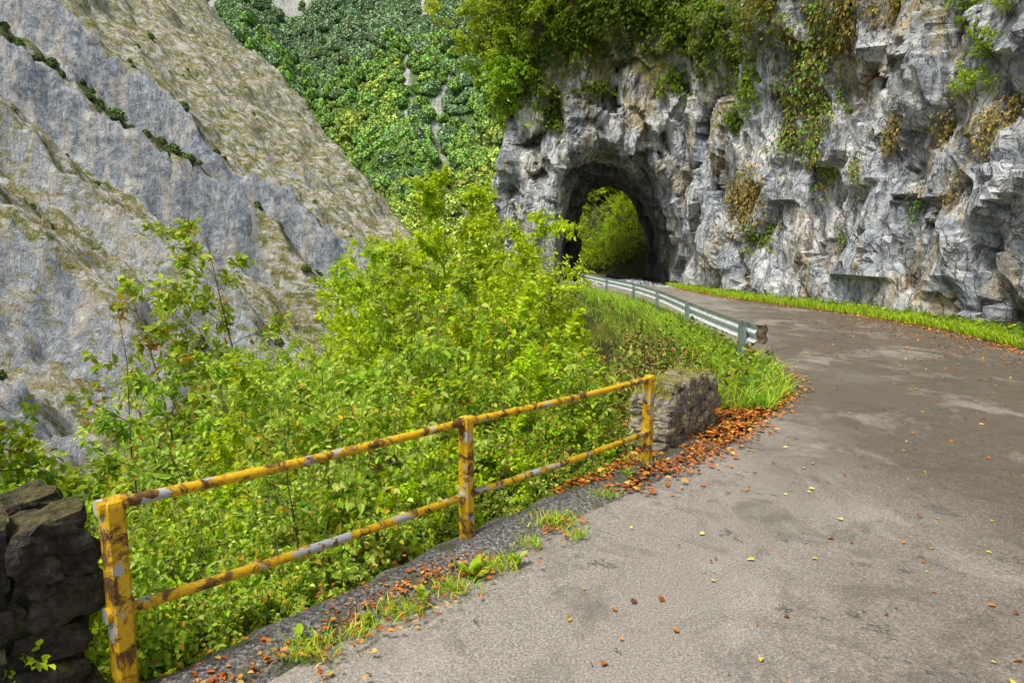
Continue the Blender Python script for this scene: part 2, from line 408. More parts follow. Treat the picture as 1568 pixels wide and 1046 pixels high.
cm=bpy.data.meshes.new('tmpc'); cm.from_pydata(cv,[],cf); cm.update(); fixn(cm)
co=bpy.data.objects.new('tmpcut',cm); scene.collection.objects.link(co)
b=cl.modifiers.new('b','BOOLEAN'); b.object=co; b.operation='DIFFERENCE'; b.solver='EXACT'
r=cl.modifiers.new('r','REMESH'); r.mode='VOXEL'; r.voxel_size=.15
dg=bpy.context.evaluated_depsgraph_get(); cme=bpy.data.meshes.new_from_object(cl.evaluated_get(dg))
bpy.data.objects.remove(cl); bpy.data.objects.remove(co)
nv=len(cme.vertices); C=np.empty(nv*3,np.float32); cme.vertices.foreach_get('co',C); C=C.reshape(-1,3).astype(float)
Nn=np.empty(nv*3,np.float32); cme.vertices.foreach_get('normal',Nn); Nn=Nn.reshape(-1,3).astype(float)
th=.5; Rr=np.array([[math.cos(th),0,math.sin(th)],[0,1,0],[-math.sin(th),0,math.cos(th)]])
Pr=(C@Rr.T)
big=fbm(C/5.5,3,51); 
f1,e1=facets(Pr/np.array([2.4,2.4,3.8])+fbm(C/2,2,8)[:,None]*.3,60)
f2,e2=facets(Pr/np.array([.9,.9,1.5])+fbm(C/1,2,9)[:,None]*.3,70)
ridg=1-np.abs(fbm(C/np.array([1.3,1.3,1.9]),4,90))*2
intunnel=((C[:,1]>37.5)&(C[:,1]<52)&(C[:,0]>1.8)&(C[:,0]<10.6)&(C[:,2]<8.5))
amp=np.where(intunnel,.8,1.)
disp=(big*1.2+.15)*amp + f1*.7*amp + f2*.27 + (ridg-.6)*.30
disp=np.where((C[:,2]<1.0)&(C[:,0]>8),np.minimum(disp,.35),disp)
disp=np.where(intunnel,np.minimum(disp,.6),disp)
C2=C+Nn*disp[:,None]
shade_tone=np.clip(.55+f1*.5+f2*.6+(ridg-.5)*.5+np.minimum(e2*2,.2)-.1,0,1)
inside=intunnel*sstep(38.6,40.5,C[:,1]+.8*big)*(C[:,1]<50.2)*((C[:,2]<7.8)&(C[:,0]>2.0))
shade_tone=shade_tone*(1-.85*inside)  # tunnel interior painted darker, standing in for its shade
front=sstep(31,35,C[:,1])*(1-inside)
shade_tone=shade_tone-.10*front*sstep(5,8,C[:,2])
moss=.0+.24*sstep(.15,.75,Nn[:,2]+f2*.6)+.45*sstep(9,15,C[:,2]+3*fbm(C/3,3,95))*sstep(15,26,C[:,1])+.24*fbm(C/np.array([2.5,2.5,5]),3,96)
moss=moss+.26*sstep(-.1,.5,fbm(C/np.array([1.2,1.2,4]),3,97))*sstep(2,5,C[:,2])+.14*front*sstep(5,9,C[:,2])+.05
moss=moss-.5*(C[:,2]<3)*1.-.22*(C[:,1]<15)
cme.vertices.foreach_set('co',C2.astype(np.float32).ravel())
for k,v in (('shade_tone',shade_tone),('moss',moss)):
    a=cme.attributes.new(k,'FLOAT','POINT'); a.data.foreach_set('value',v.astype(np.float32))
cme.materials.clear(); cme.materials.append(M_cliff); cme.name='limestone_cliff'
cme.polygons.foreach_set('use_smooth',np.zeros(len(cme.polygons),bool)); cme.update()
cliff=add_obj('limestone_cliff',cme)
bvh=BVHTree.FromPolygons([tuple(v) for v in C2],[tuple(p.vertices) for p in cme.polygons])

# ------------------------------------------------------------------ cliff plants
def pal(n,cols,jit=.25):
    cols=np.array(cols); c=cols[rs.randint(0,len(cols),n)]; return c*(1+jit*(rs.rand(n,1)*2-1))
GREEN=[(.13,.25,.03),(.18,.33,.04),(.09,.19,.03),(.25,.38,.05)]
DARK=[(.07,.13,.02),(.11,.20,.035),(.16,.24,.04)]
BROWN=[(.28,.19,.06),(.36,.26,.09),(.20,.15,.05),(.19,.19,.06)]
BRIGHT=[(.32,.49,.05),(.40,.58,.06),(.25,.43,.04),(.48,.60,.09)]
def patch(geo,y,z,ry,rz,n,cols,size=.16,mode='wall',x=None,hang=.6,thick=.25):
    for _ in range(n):
        a=rnd.gauss(0,.5); b_=rnd.gauss(0,.5)
        if mode=='wall': o=Vector((5.0,y+a*ry,z+b_*rz)); d=Vector((1,0.15,0))
        else: o=Vector((x+a*ry,27,z+b_*rz)); d=Vector((0,1,0))
        hit,nr,_i,_d=bvh.ray_cast(o,d.normalized(),40)
        if hit is None: continue
        if mode!='wall' and hit.y>40: continue
        k=rnd.randint(3,6)
        Pp=np.array(hit)+rs.randn(k,3)*.09+np.array(nr)*(rs.rand(k,1)*thick)
        D=rs.randn(k,3)*.5+np.array(nr)*.4+np.array([0,0,-hang])
        Nv=rs.randn(k,3)*.5+np.array(nr)+np.array([0,0,.6])
        geo.leaves(Pp,D,Nv,size*(.6+.8*rs.rand(k)),pal(k,cols),m=0)
iv=Geo()
for (x,z,rx,rz,n,cc) in [(3,13.6,2.2,1.9,420,GREEN),(6.5,14.2,3,1.6,500,DARK+GREEN),(9,13.2,2,1.6,280,GREEN),(2,9.3,.7,1.2,80,GREEN),(5,17,4,2,400,DARK),(10.5,11.6,1.4,1.3,170,DARK),(1.2,15,1.5,3,300,GREEN),(8.3,10.6,.8,.8,80,GREEN),(1.2,11,.6,1.3,130,DARK),(4.5,10.5,1.2,.4,60,DARK)]:
    patch(iv,0,z,rx,rz,n,cc,.20,'face',x)
for (y,z,ry,rz,n,cc) in [(32,11.5,2.5,1.8,380,DARK),(27,11.8,3,1.8,480,DARK+BROWN),(29.5,9.0,.9,1.2,140,GREEN),(23,11.0,3,1.4,300,DARK+BROWN),(18.5,9,1.0,.9,60,GREEN),(31,8,.5,.8,60,GREEN),(24.5,9.3,1.2,1.,120,DARK+BROWN)]:
    patch(iv,y,z,ry,rz,n,cc,.16)
add_obj('ivy',iv.mesh('ivy',[M_leaf]))
br=Geo()
for (y,z,ry,rz,n,cc,s) in [(29.3,4.1,1.3,1.3,520,BROWN,.13),(28.3,2.5,.7,.6,130,BROWN+GREEN,.11),(25.6,8.4,.9,2.4,420,BROWN+GREEN,.13),(25.2,5.4,.45,1.3,140,BROWN+GREEN,.12),(21,5.6,.35,.8,120,BROWN,.1),(17.2,5.2,.4,.8,150,BROWN,.09),(19.2,5.5,.3,.6,60,BROWN,.09),(27,7.2,.6,1.7,220,BROWN+GREEN,.13),(23.8,2.6,.25,.8,50,BROWN+GREEN,.09),(22.8,10,1.2,1,200,BROWN,.13),(24.5,6.8,.3,1.2,90,BROWN+GREEN,.1),(20,3.4,.15,.7,25,GREEN,.08),(22.3,4.6,.25,.9,50,BROWN+GREEN,.09),(18.2,3.5,.2,.5,30,BROWN,.08)]:
    patch(br,y,z,ry,rz,n,cc,s,hang=1.3,thick=.3)
add_obj('hanging_dry_grass',br.mesh('hanging_dry_grass',[M_dryleaf]))

# ------------------------------------------------------------------ plants
def poly(start,d,length,segs,wander,up):
    p=np.array(start,float); d=np.array(d,float); d/=np.linalg.norm(d); out=[p.copy()]
    for s in range(segs):
        d=d+rs.randn(3)*wander+np.array([0,0,up]); d/=np.linalg.norm(d); p=p+d*length/segs; out.append(p.copy())
    return np.array(out)
def plant(h,spread,stems=1,nb=12,twigs=4,lsize=.1,cols=BRIGHT,rad=.03,lean=(0,0),lper=3,start=.15,dens=6,upb=.6,droop=.25,wander=.12,tips=None):
    g=Geo(); AP=[];AD=[]
    for s in range(stems):
        a=rnd.random()*6.28; sp=.0 if stems==1 else .28
        st=poly((0.08*math.cos(a)*s,.08*math.sin(a)*s,-.3),(math.cos(a)*sp+lean[0],math.sin(a)*sp+lean[1],1),h*(1 if s==0 else rnd.uniform(.6,.95)),10,wander*.6,.05)
        r=np.linspace(rad,rad*.15,len(st)); g.tube(st,r,0,sides=6)
        for k in range(nb):
            t=start+(1-start)*((k+rnd.random())/nb); f=t*(len(st)-1); i0=min(int(f),len(st)-2); p=st[i0]+(st[i0+1]-st[i0])*(f-i0)
            az=rnd.random()*6.28; ln=spread*(1-.62*t)*rnd.uniform(.65,1.15)+.12
            bp=poly(p,(math.cos(az),math.sin(az),rnd.uniform(.5,1.2)*upb),ln,6,wander,.02)
            g.tube(bp,np.linspace(rad*(1-t*.8)*.45,.003,len(bp)),0,sides=4)
            m=bp[2:]; AP.append(m); AD.append(np.tile(bp[-1]-bp[0],(len(m),1)))
            for q in range(twigs):
                t2=rnd.uniform(.25,.95)*(len(bp)-1); i1=min(int(t2),len(bp)-2); p2=bp[i1]+(bp[i1+1]-bp[i1])*(t2-i1)
                d2=(bp[-1]-bp[0])/ln+rs.randn(3)*.6; tw=poly(p2,d2,ln*rnd.uniform(.25,.5),dens,wander*1.2,.0)
                g.tube(tw[::2],np.linspace(.005,.002,len(tw[::2])),0,sides=3)
                AP.append(tw[1:]); AD.append(np.tile(tw[-1]-tw[0],(len(tw)-1,1)))
    P=np.repeat(np.vstack(AP),lper,0); D=np.repeat(np.vstack(AD),lper,0); D=D/(np.linalg.norm(D,axis=1)[:,None]+1e-6)
    n=len(P); P=P+rs.randn(n,3)*lsize*.35
    D=D*.5+rs.randn(n,3)*.65+np.array([0,0,-droop]); N=rs.randn(n,3)*.45+np.array([0,0,1.])
    g.leaves(P,D,N,lsize*(.55+.8*rs.rand(n)),pal(n,cols),m=1)
    return g,n
# canopy envelope (how high the gorge-side thicket grows, by bearing from the road bend)
env=curve([(-1.4,-.32),(-.80,-.27),(-.74,-.25),(-.62,-.29),(-.55,-.31),(-.46,-.28),(-.40,-.15),(-.33,-.12),(-.2,-.11),(-.16,-.06),(-.12,.0),(-.03,.01),(.01,-.03),(.04,-.09),(.07,-.16),(.12,-.19),(.2,-.22)])
MIXG=[(.28,.44,.04),(.38,.55,.05),(.20,.36,.035),(.46,.57,.07),(.13,.25,.03)]
YEL=[(.50,.66,.035),(.60,.71,.05),(.38,.58,.035),(.54,.67,.06)]
LITE=[(.40,.54,.10),(.50,.62,.13),(.29,.44,.06),(.60,.66,.16)]
AUT=[(.58,.36,.06),(.62,.52,.07)]
variants=[]
for k,(h,sp,st,nb,cc,ls) in enumerate([(2.6,1.2,4,7,MIXG*2+AUT,.078),(2.4,1.3,4,7,LITE,.068),(3.0,1.2,3,9,YEL,.078),(2.5,1.3,4,7,LITE+MIXG+AUT,.072),
        (6.2,2.2,2,16,MIXG,.095),(6.0,2.3,2,16,YEL,.095),(6.5,2.0,2,16,LITE,.09)]):
    g,n=plant(h,sp,st,nb,4,ls,cc,rad=.018 if h<4 else .05,lper=3,start=.12,dens=5)
    variants.append((h,g.mesh('shrub_part_%d'%k,[M_bark,M_leaf])))
def instancer(parent,name,child_me,pts,scales,seed=0):
    n=len(pts); r=np.random.RandomState(seed+3); a=r.rand(n)*6.283
    V=[]
    for k,(dx,dy) in enumerate([(-.5,-.5),(.5,-.5),(.5,.5),(-.5,.5)]):
        V.append(np.stack([pts[:,0]+scales*(dx*np.cos(a)-dy*np.sin(a)),pts[:,1]+scales*(dx*np.sin(a)+dy*np.cos(a)),pts[:,2]],1))
    V=np.stack(V,1).reshape(-1,3); Qi=np.arange(n*4).reshape(-1,4)
    o=add_obj(name,mesh_quads(name,V,Qi,[]),parent); o.instance_type='FACES'; o.use_instance_faces_scale=True
    o.show_instancer_for_render=False; o.show_instancer_for_viewport=False
    c=add_obj(name+'_plant',child_me,o); return o
pl={k:[] for k in range(7)}
def place(x,y,z,hh,choices=None):
    k=rnd.choice(choices) if choices else (rnd.randint(0,3) if hh<4.2 else rnd.randint(4,6))
    pl[k].append((x,y,z-.15,hh/variants[k][0]))
cand=[]
for _ in range(980):
    y=rnd.uniform(.5,36); dd=.5+rnd.random()**1.3*17
    if rnd.random()<.5: y=rnd.uniform(.5,13); dd=.45+rnd.random()*9
    cand.append((float(L(y))-dd,y,dd))
cz=hz(np.array([c[0] for c in cand]),np.array([c[1] for c in cand]))
for (x,y,dd),z in zip(cand,cz):
    az=x/max(y,.3)
    if az<-1.2 or az>.12: continue
    if az>.03 and y>16: continue
    if y>9 and dd<2.0: continue
    av=2+float(env(az))*y-z
    if av<.5: continue
    hh=min(av*rnd.uniform(.7,1.0),rnd.uniform(2,3.2) if dd<2.2 else 8.)
    if dd<1.2: hh=min(hh,rnd.uniform(.7,1.3)) if y>6.0 else min(hh,rnd.uniform(.9,1.7))
    if hh<.6: continue
    ch=None
    if y>9 and az>-.22: ch=[2,5] if rnd.random()<.8 else None
    if ch: ch=[ch[0]] if hh<4.2 else [ch[1]]
    if av>4 and rnd.random()<.3: place(x+.3,y,z,min(av,rnd.uniform(2,3.4)))
    place(x,y,z,hh,ch)
for _ in range(110):
    y=rnd.uniform(53,74); x=float(R(y))+rnd.uniform(.6,13); z=float(hz(x,y)[0]); k=rnd.choice([2,5,2,5,0,6]); pl[k].append((x,y,z-.3,rnd.uniform(2.2,4.5)/variants[k][0]*1.2))
thk=empty('shrub_thicket')
for k in pl:
    if pl[k]:
        a=np.array(pl[k]); instancer(thk,'thicket_%d'%k,variants[k][1],a[:,:3],a[:,3],k)
def put_tree(name,x,y,top,**kw):
    z=float(hz(x,y)[0])-.1; g,n=plant(top-z,**kw); o=add_obj(name,g.mesh(name,[M_bark,M_leaf])); o.location=(x,y,z); return o
put_tree('bright_green_tree',-1.5,16.5,3.75,spread=2.6,stems=4,nb=24,twigs=7,lsize=.12,cols=YEL,rad=.05,lper=5,start=.3)
put_tree('bright_green_tree',-.2,17.5,3.2,spread=2.3,stems=4,nb=22,twigs=7,lsize=.12,cols=YEL,rad=.05,lper=4,start=.3)
put_tree('bright_green_tree',-2.6,17,2.6,spread=2.5,stems=3,nb=22,twigs=6,lsize=.12,cols=YEL,rad=.05,lper=4,start=.3)
put_tree('bright_green_tree',-1.2,12.5,2.3,spread=2.0,stems=3,nb=20,twigs=6,lsize=.10,cols=YEL+BRIGHT,rad=.045,lper=4,start=.3)
put_tree('bright_green_tree',-.1,13,1.6,spread=1.8,stems=3,nb=18,twigs=6,lsize=.10,cols=YEL+BRIGHT,rad=.045,lper=4,start=.3)
put_tree('sapling',-3.2,9,2.75,spread=1.5,stems=3,nb=20,twigs=5,lsize=.10,cols=BRIGHT+LITE+[(.34,.2,.05)],rad=.03,lper=3,start=.35)
put_tree('sapling',-2.55,9.5,2.15,spread=1.5,stems=3,nb=18,twigs=5,lsize=.10,cols=BRIGHT+LITE,rad=.03,lper=3,start=.3)
put_tree('sapling',-2.9,8.2,1.5,spread=1.3,stems=3,nb=16,twigs=5,lsize=.09,cols=BRIGHT+LITE,rad=.028,lper=3,start=.3)
put_tree('sapling',-1.9,8.0,1.1,spread=1.2,stems=3,nb=14,twigs=4,lsize=.085,cols=LITE+MIXG,rad=.025,lper=2,start=.3)
put_tree('sapling',-4.25,7.6,1.6,spread=1.0,stems=1,nb=16,twigs=3,lsize=.10,cols=MIXG+[(.6,.38,.04),(.55,.18,.05)],rad=.018,lper=1,start=.4)
put_tree('sapling',-3.7,6.6,.85,spread=.9,stems=2,nb=12,twigs=3,lsize=.09,cols=MIXG+LITE+[(.6,.28,.04)],rad=.018,lper=1,start=.4)
put_tree('leafy_tree',-4.75,6.6,3.0,spread=.9,stems=2,nb=22,twigs=5,lsize=.10,cols=GREEN+MIXG+[(.4,.18,.04)],rad=.03,lper=2,start=.35)
put_tree('leafy_tree',-4.4,5.8,1.15,spread=1.1,stems=2,nb=18,twigs=4,lsize=.09,cols=GREEN+MIXG,rad=.03,lper=2,start=.3)
put_tree('leafy_tree',-3.5,4.7,.55,spread=1.0,stems=2,nb=16,twigs=4,lsize=.085,cols=GREEN+MIXG,rad=.025,lper=2,start=.3)
for (x,y,t,cc) in [(12,62,13,BRIGHT),(8.0,68,13,YEL),(4.0,76,15,BRIGHT)]:
    put_tree('roadside_tree',x,y,t,spread=4,stems=3,nb=20,twigs=6,lsize=.35,cols=cc,rad=.12,lper=4,start=.1)
for (x,y,z,lx,ly,h,sp,cc) in [(2.2,38,12.8,-.85,-.1,5,3.0,BRIGHT),(2.0,37.5,15.5,-.9,-.3,6,3.2,BRIGHT),(2.6,38,17.5,-.6,-.3,5,3.5,GREEN+BRIGHT),(1.2,38.5,10.2,-.9,0,3.2,2.0,BRIGHT),(1.8,38,13.4,-1.3,-.2,7,2.8,BRIGHT+LITE),(1.6,39,12,-1.6,.2,6,2.6,BRIGHT),(1.6,40,9,-1.4,.2,5,2.2,BRIGHT+LITE),(1.5,41,15,-1.5,.1,7,3,LITE+BRIGHT),(1.5,40,11,-1.8,.1,7,2.6,LITE+YEL)]:
    g,n=plant(h,sp,2,15,6,.18,cc,rad=.08,lean=(lx,ly),lper=3,start=.15,upb=.25,droop=.5)
    o=add_obj('overhanging_tree',g.mesh('overhanging_tree',[M_bark,M_leaf])); o.location=(x,y,z)
for (y,z) in [(17.6,7.0),(17.0,8.0),(18.3,6.2)]:
    hit,nr,_a,_b=bvh.ray_cast(Vector((5,y,z)),Vector((1,.1,0)).normalized(),30)
    if hit:
        g,n=plant(1.0,.7,3,7,3,.07,BRIGHT,rad=.012,lean=(-.8,-.1),lper=2,start=.2)
        o=add_obj('cliff_shrub',g.mesh('cliff_shrub',[M_bark,M_leaf])); o.location=hit

# ------------------------------------------------------------------ forest + mountain scrub
def crown(seed,cols):
    r=np.random.RandomState(seed); g=Geo(); n=420
    d=r.randn(n,3); d/=np.linalg.norm(d,axis=1)[:,None]; d[:,2]=np.abs(d[:,2])*1.1-.25
    lump=fbm(d*2.0+seed,3,seed)
    rr=.92+.5*lump+.07*r.randn(n)
    P=d*rr[:,None]*np.array([1,1,1.15])+np.array([0,0,.9])
    T=np.cross(d,r.randn(n,3))+d*.35*r.randn(n,1)
    col=np.array(cols)[r.randint(0,len(cols),n)]*(.7+.45*r.rand(n,1)+.5*lump[:,None])
    g.leaves(P,T,d+r.randn(n,3)*.6,.22+.2*r.rand(n),np.clip(col,.01,1),m=0,w=.5)
    # leafy inner mass so that the crown is not see-through
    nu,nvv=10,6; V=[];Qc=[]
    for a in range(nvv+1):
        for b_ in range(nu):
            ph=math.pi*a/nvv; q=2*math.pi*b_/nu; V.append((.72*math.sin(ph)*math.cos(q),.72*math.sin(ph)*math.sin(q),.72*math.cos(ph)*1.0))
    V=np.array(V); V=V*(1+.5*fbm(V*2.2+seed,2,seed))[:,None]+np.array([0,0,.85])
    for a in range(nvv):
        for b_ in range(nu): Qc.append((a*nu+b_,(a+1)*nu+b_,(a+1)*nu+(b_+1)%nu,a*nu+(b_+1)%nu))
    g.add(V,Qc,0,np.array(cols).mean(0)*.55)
    g.tube([(0,0,-.5),(0,0,1.0)],[.08,.04],1,sides=4)
    return g.mesh('crown_%d'%seed,[M_far,M_bark])
FA=[(.25,.40,.10),(.31,.45,.12),(.20,.34,.09)]; FB=[(.50,.60,.13),(.58,.64,.16),(.42,.54,.12)]; FC=[(.27,.38,.20),(.32,.43,.23),(.22,.33,.17)]  # FC: greyer greens for far crowns, distance haze put into the colour
SC=[(.13,.19,.06),(.18,.25,.07),(.10,.14,.05)]
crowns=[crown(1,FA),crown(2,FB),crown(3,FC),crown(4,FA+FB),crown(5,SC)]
fp={0:[],1:[],2:[],3:[]}
N=11500; az=rs.uniform(-.58,.06,N); fy=235+410*rs.uniform(0,1,N)**.85; fx=az*fy
ho,_,_,isF=height(fx,fy)
Pm=np.stack([fx,fy,0*fx],1); sc_=scarf(Pm); mixn=fbm(Pm*.012,3,99)
for k in range(N):
    if not isF[k]: continue
    if sc_[k]>.56: continue
    if fy[k]+.3*(-fx[k]-200)>540 and fx[k]<-110 and rnd.random()<.9: continue
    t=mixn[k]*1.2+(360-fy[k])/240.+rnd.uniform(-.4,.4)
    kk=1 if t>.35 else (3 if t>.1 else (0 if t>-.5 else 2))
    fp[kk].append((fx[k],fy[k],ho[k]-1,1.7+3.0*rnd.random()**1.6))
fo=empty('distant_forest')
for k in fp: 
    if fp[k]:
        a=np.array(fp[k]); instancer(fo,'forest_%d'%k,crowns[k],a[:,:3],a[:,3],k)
sp_=[]
N=9000; sx=rs.uniform(-115,-20,N); sy=rs.uniform(60,165,N); sh,rm,isN,isF,ed=height(sx,sy,True); dn=fbm(np.stack([sx*.08,sy*.16,0*sx],1),3,101)
for k in range(N):
    if isN[k] or isF[k]: continue
    pr=.05*(rm[k]<.25)*(dn[k]>.1)+.55*(ed[k]>.45)*(dn[k]>-.25)
    if rnd.random()>pr: continue
    sp_.append((sx[k],sy[k],sh[k]-.25,.2+.75*rnd.random()**2.2))
for bx,by,s in [(-27,134,2.2),(-25,132,2.6),(-29,130,1.8),(-24,128,2.4),(-22,125,2.6),(-31,128,1.3),(-57,118,1.1),(-55.5,118.6,.9),(-65,116,1.3)]:
    sp_.append((bx,by,float(hz(bx,by)[0])-.4,s))
scb=empty('mountain_scrub'); a=np.array(sp_); instancer(scb,'scrub',crowns[4],a[:,:3],a[:,3],23)

# ------------------------------------------------------------------ grass and litter
def grassfield(name,X,Y,Z,H,cols,W=.006,spread=.5,mul=None):
    g=Geo(); n=len(X); P=np.stack([X,Y,Z],1); ln=rs.randn(n,3)*spread; ln[:,2]*=.2
    c=pal(n,cols,.3)
    if mul is not None: c=c*(1-mul[:,None])+pal(n,BROWN+DARK,.3)*mul[:,None]
    g.blades(P,H,np.full(n,W)*(.7+.8*rs.rand(n)),ln,c); return add_obj(name,g.mesh(name,[M_grass]))
GC=[(.28,.48,.035),(.38,.58,.045),(.20,.38,.03),(.48,.60,.08)]
n=26000; y=6+rs.rand(n)**1.2*32; x=R(y)-.1+rs.rand(n)**1.3*1.25*(.6+.4*vnoise(np.stack([y*1.5,y*0,y*0],1),4)); m=x<BASE(y)+.6
grassfield('grass_verge',x[m],y[m],.03+0*x[m],.05+.2*rs.rand(m.sum()),GC,.011)
n=60000; y=8.3+rs.rand(n)**1.2*30; x=L(y)+.95-rs.rand(n)**1.1*5.0; 
x=np.where(x>A(y)-.05,A(y)-.05-rs.rand(n)*.3,x); z=np.maximum(hz(x,y),-30)
dk=fbm(np.stack([x,y,0*x],1)*.7,3,8)
m=rs.rand(n)<sstep(-.5,.1,dk+.2*(x-L(y)+.8))
dist=L(y[m])-x[m]
mul=np.clip(sstep(-.3,1.0,dist+1.3*dk[m])*.9,0,1)
grassfield('grass_bank',x[m],y[m],z[m]-.02,.07+.24*rs.rand(m.sum()),GC+[(.55,.56,.14)],.010,.9,mul)
tx=[];ty=[];hh=[]
for (cx,cy,s,k) in [(-1.0,3.15,.11,260),(-.62,3.5,.10,200),(-.36,3.75,.08,180),(-.1,4.05,.09,200),(.12,4.35,.06,90),(.3,4.75,.13,320),(.45,4.5,.06,70),(.75,5.3,.07,90),(-1.5,2.55,.08,80),(1.2,6.2,.1,100),(-.8,3.3,.05,80)]:
    tx+=list(cx+rs.randn(k)*s*.8); ty+=list(cy+rs.randn(k)*s*.6); hh+=list(.02+.06*rs.rand(k))
grassfield('grass_tufts',np.array(tx),np.array(ty),np.full(len(tx),.04),np.array(hh),GC+[(.6,.55,.15)],.0035,.9)
g=Geo()
for (cx,cy,s) in [(-.25,3.95,.13),(.02,4.1,.08),(-.5,3.62,.08),(1.0,5.75,.09),(-1.05,3.2,.07),(.9,6.3,.12),(1.7,7.0,.12),(-.75,3.4,.06),(1.9,7.3,.14),(2.3,7.9,.14)]:
    k=16; a=rs.rand(k)*6.28; D=np.stack([np.cos(a),np.sin(a),.3+rs.rand(k)*.9],1); P=np.tile([cx,cy,.04],(k,1))+rs.randn(k,3)*.02
    g.leaves(P,D,np.tile([0,0,1.],(k,1))+rs.randn(k,3)*.2,s*(.5+.6*rs.rand(k)),pal(k,GC),m=0)
n=1500; y=9+rs.rand(n)*26; x=R(y)+.25+rs.rand(n)*.9; D=rs.randn(n,3); D[:,2]=np.abs(D[:,2])*.8
g.leaves(np.stack([x,y,.1+.15*rs.rand(n)],1),D,rs.randn(n,3)*.4+np.array([0,0,1.]),.07+.09*rs.rand(n),pal(n,GC+GREEN),m=0)
n=2600; y=8.2+rs.rand(n)*9; x=L(y)+.7-rs.rand(n)*4.5; x=np.minimum(x,A(y)-.2); D=rs.randn(n,3); D[:,2]=np.abs(D[:,2])*.8
g.leaves(np.stack([x,y,hz(x,y)+.1+.3*rs.rand(n)],1),D,rs.randn(n,3)*.4+np.array([0,0,1.]),.06+.09*rs.rand(n),pal(n,GC+GREEN+DARK),m=0)
add_obj('weeds',g.mesh('weeds',[M_leaf]))
RUST=[(.42,.13,.03),(.32,.10,.03),(.52,.22,.05),(.24,.10,.04),(.55,.32,.08)]
g=Geo()
def litter(x,y,z,size,cols):
    n=len(x); a=rs.rand(n)*6.28; D=np.stack([np.cos(a),np.sin(a),rs.randn(n)*.15],1); N=np.array([0,0,1.])+rs.randn(n,3)*.25
    g.leaves(np.stack([x,y,z],1),D,N,size*(.5+.8*rs.rand(n)),pal(n,cols,.3),m=0,w=.33)
n=6500; y=5.4+rs.rand(n)*9; x=A(y)-.45+rs.randn(n)*.32; m=(x<A(y)+.35)&(x>L(y)-.1); litter(x[m],y[m],.03+.03*rs.rand(m.sum()),.06,RUST)
n=2200; y=2.4+rs.rand(n)*4.7; x=A(y)-.13+rs.randn(n)*.2; cl_=fbm(np.stack([x*2,y*2,0*x],1),2,5)>-.1; litter(x[cl_],y[cl_],.05+.02*rs.rand(cl_.sum()),.034,RUST)
n=750; y=2.2+rs.rand(n)**1.3*18; x=A(y)+(R(y)-A(y))*rs.rand(n)**1.1; litter(x,y,.03+0*x,.042,RUST+[(.6,.5,.08),(.5,.52,.12)])
n=1800; y=9+rs.rand(n)*26; x=R(y)-.2-np.abs(rs.randn(n))*.32+.15; litter(x,y,.025+0*x,.07,RUST)
n=900; y=8+rs.rand(n)*12; x=R(y)-.5-np.abs(rs.randn(n))*1.5; litter(x,y,.03+0*x,.05,RUST)
add_obj('fallen_leaves',g.mesh('fallen_leaves',[M_dryleaf]))
g=Geo()
for _ in range(340):
    y=rnd.uniform(7.2,17); x=float(L(y))-rnd.uniform(.3,4.0); z=float(hz(x,y)[0])
    for q in range(4):
        p=poly((x,y,z),(rnd.gauss(0,.5),rnd.gauss(0,.5),.8),rnd.uniform(.5,1.3),6,.25,-.08); g.tube(p,np.linspace(.008,.002,7),0,sides=3)
        if rnd.random()<.6:
            P=np.repeat(p[2:],6,0); n=len(P); g.leaves(P+rs.randn(n,3)*.03,rs.randn(n,3)+[0,0,-.4],rs.randn(n,3),.04+.07*rs.rand(n),pal(n,BROWN+GREEN+[(.4,.2,.06)]),m=1)
add_obj('dry_bracken',g.mesh('dry_bracken',[M_bark,M_dryleaf]))

# ------------------------------------------------------------------ stone walls
def stone(geo,c,s,ax,seed):
    n=7; V=[];Q=[]
    ids={}
    def vid(p):
        k=tuple(np.round(p,4)); 
        if k not in ids: ids[k]=len(V); V.append(p)
        return ids[k]
    for axis in range(3):
        for sg in (-1,1):
            for a in range(n):
                for b in range(n):
                    q=[]
                    for da,db in ((0,0),(1,0),(1,1),(0,1)):
                        p=np.zeros(3); p[axis]=sg; p[(axis+1)%3]=-1+2*(a+da)/n; p[(axis+2)%3]=-1+2*(b+db)/n; q.append(vid(p))
                    Q.append(q if sg>0 else q[::-1])
    V=np.array(V); l=np.linalg.norm(V,axis=1)[:,None]; V=V/l*(l**.6)
    fv,_e=facets(V*.9+seed*3.7,seed%50)
    V=V*(1+.26*fbm(V*1.3+seed*3.1,3,seed)[:,None]+.20*fv[:,None]); V=V*np.array(s)/2*1.0
    rz=(rnd.random()-.5)*.35; V=np.stack([V[:,0]*math.cos(rz)-V[:,2]*math.sin(rz),V[:,1],V[:,0]*math.sin(rz)+V[:,2]*math.cos(rz)],1)
    V=V[:,:1]*np.array(ax[0])+V[:,1:2]*np.array(ax[1])+V[:,2:]*np.array([0,0,1.])+np.array(c)
    geo.add(V,Q,0,(1,1,1))
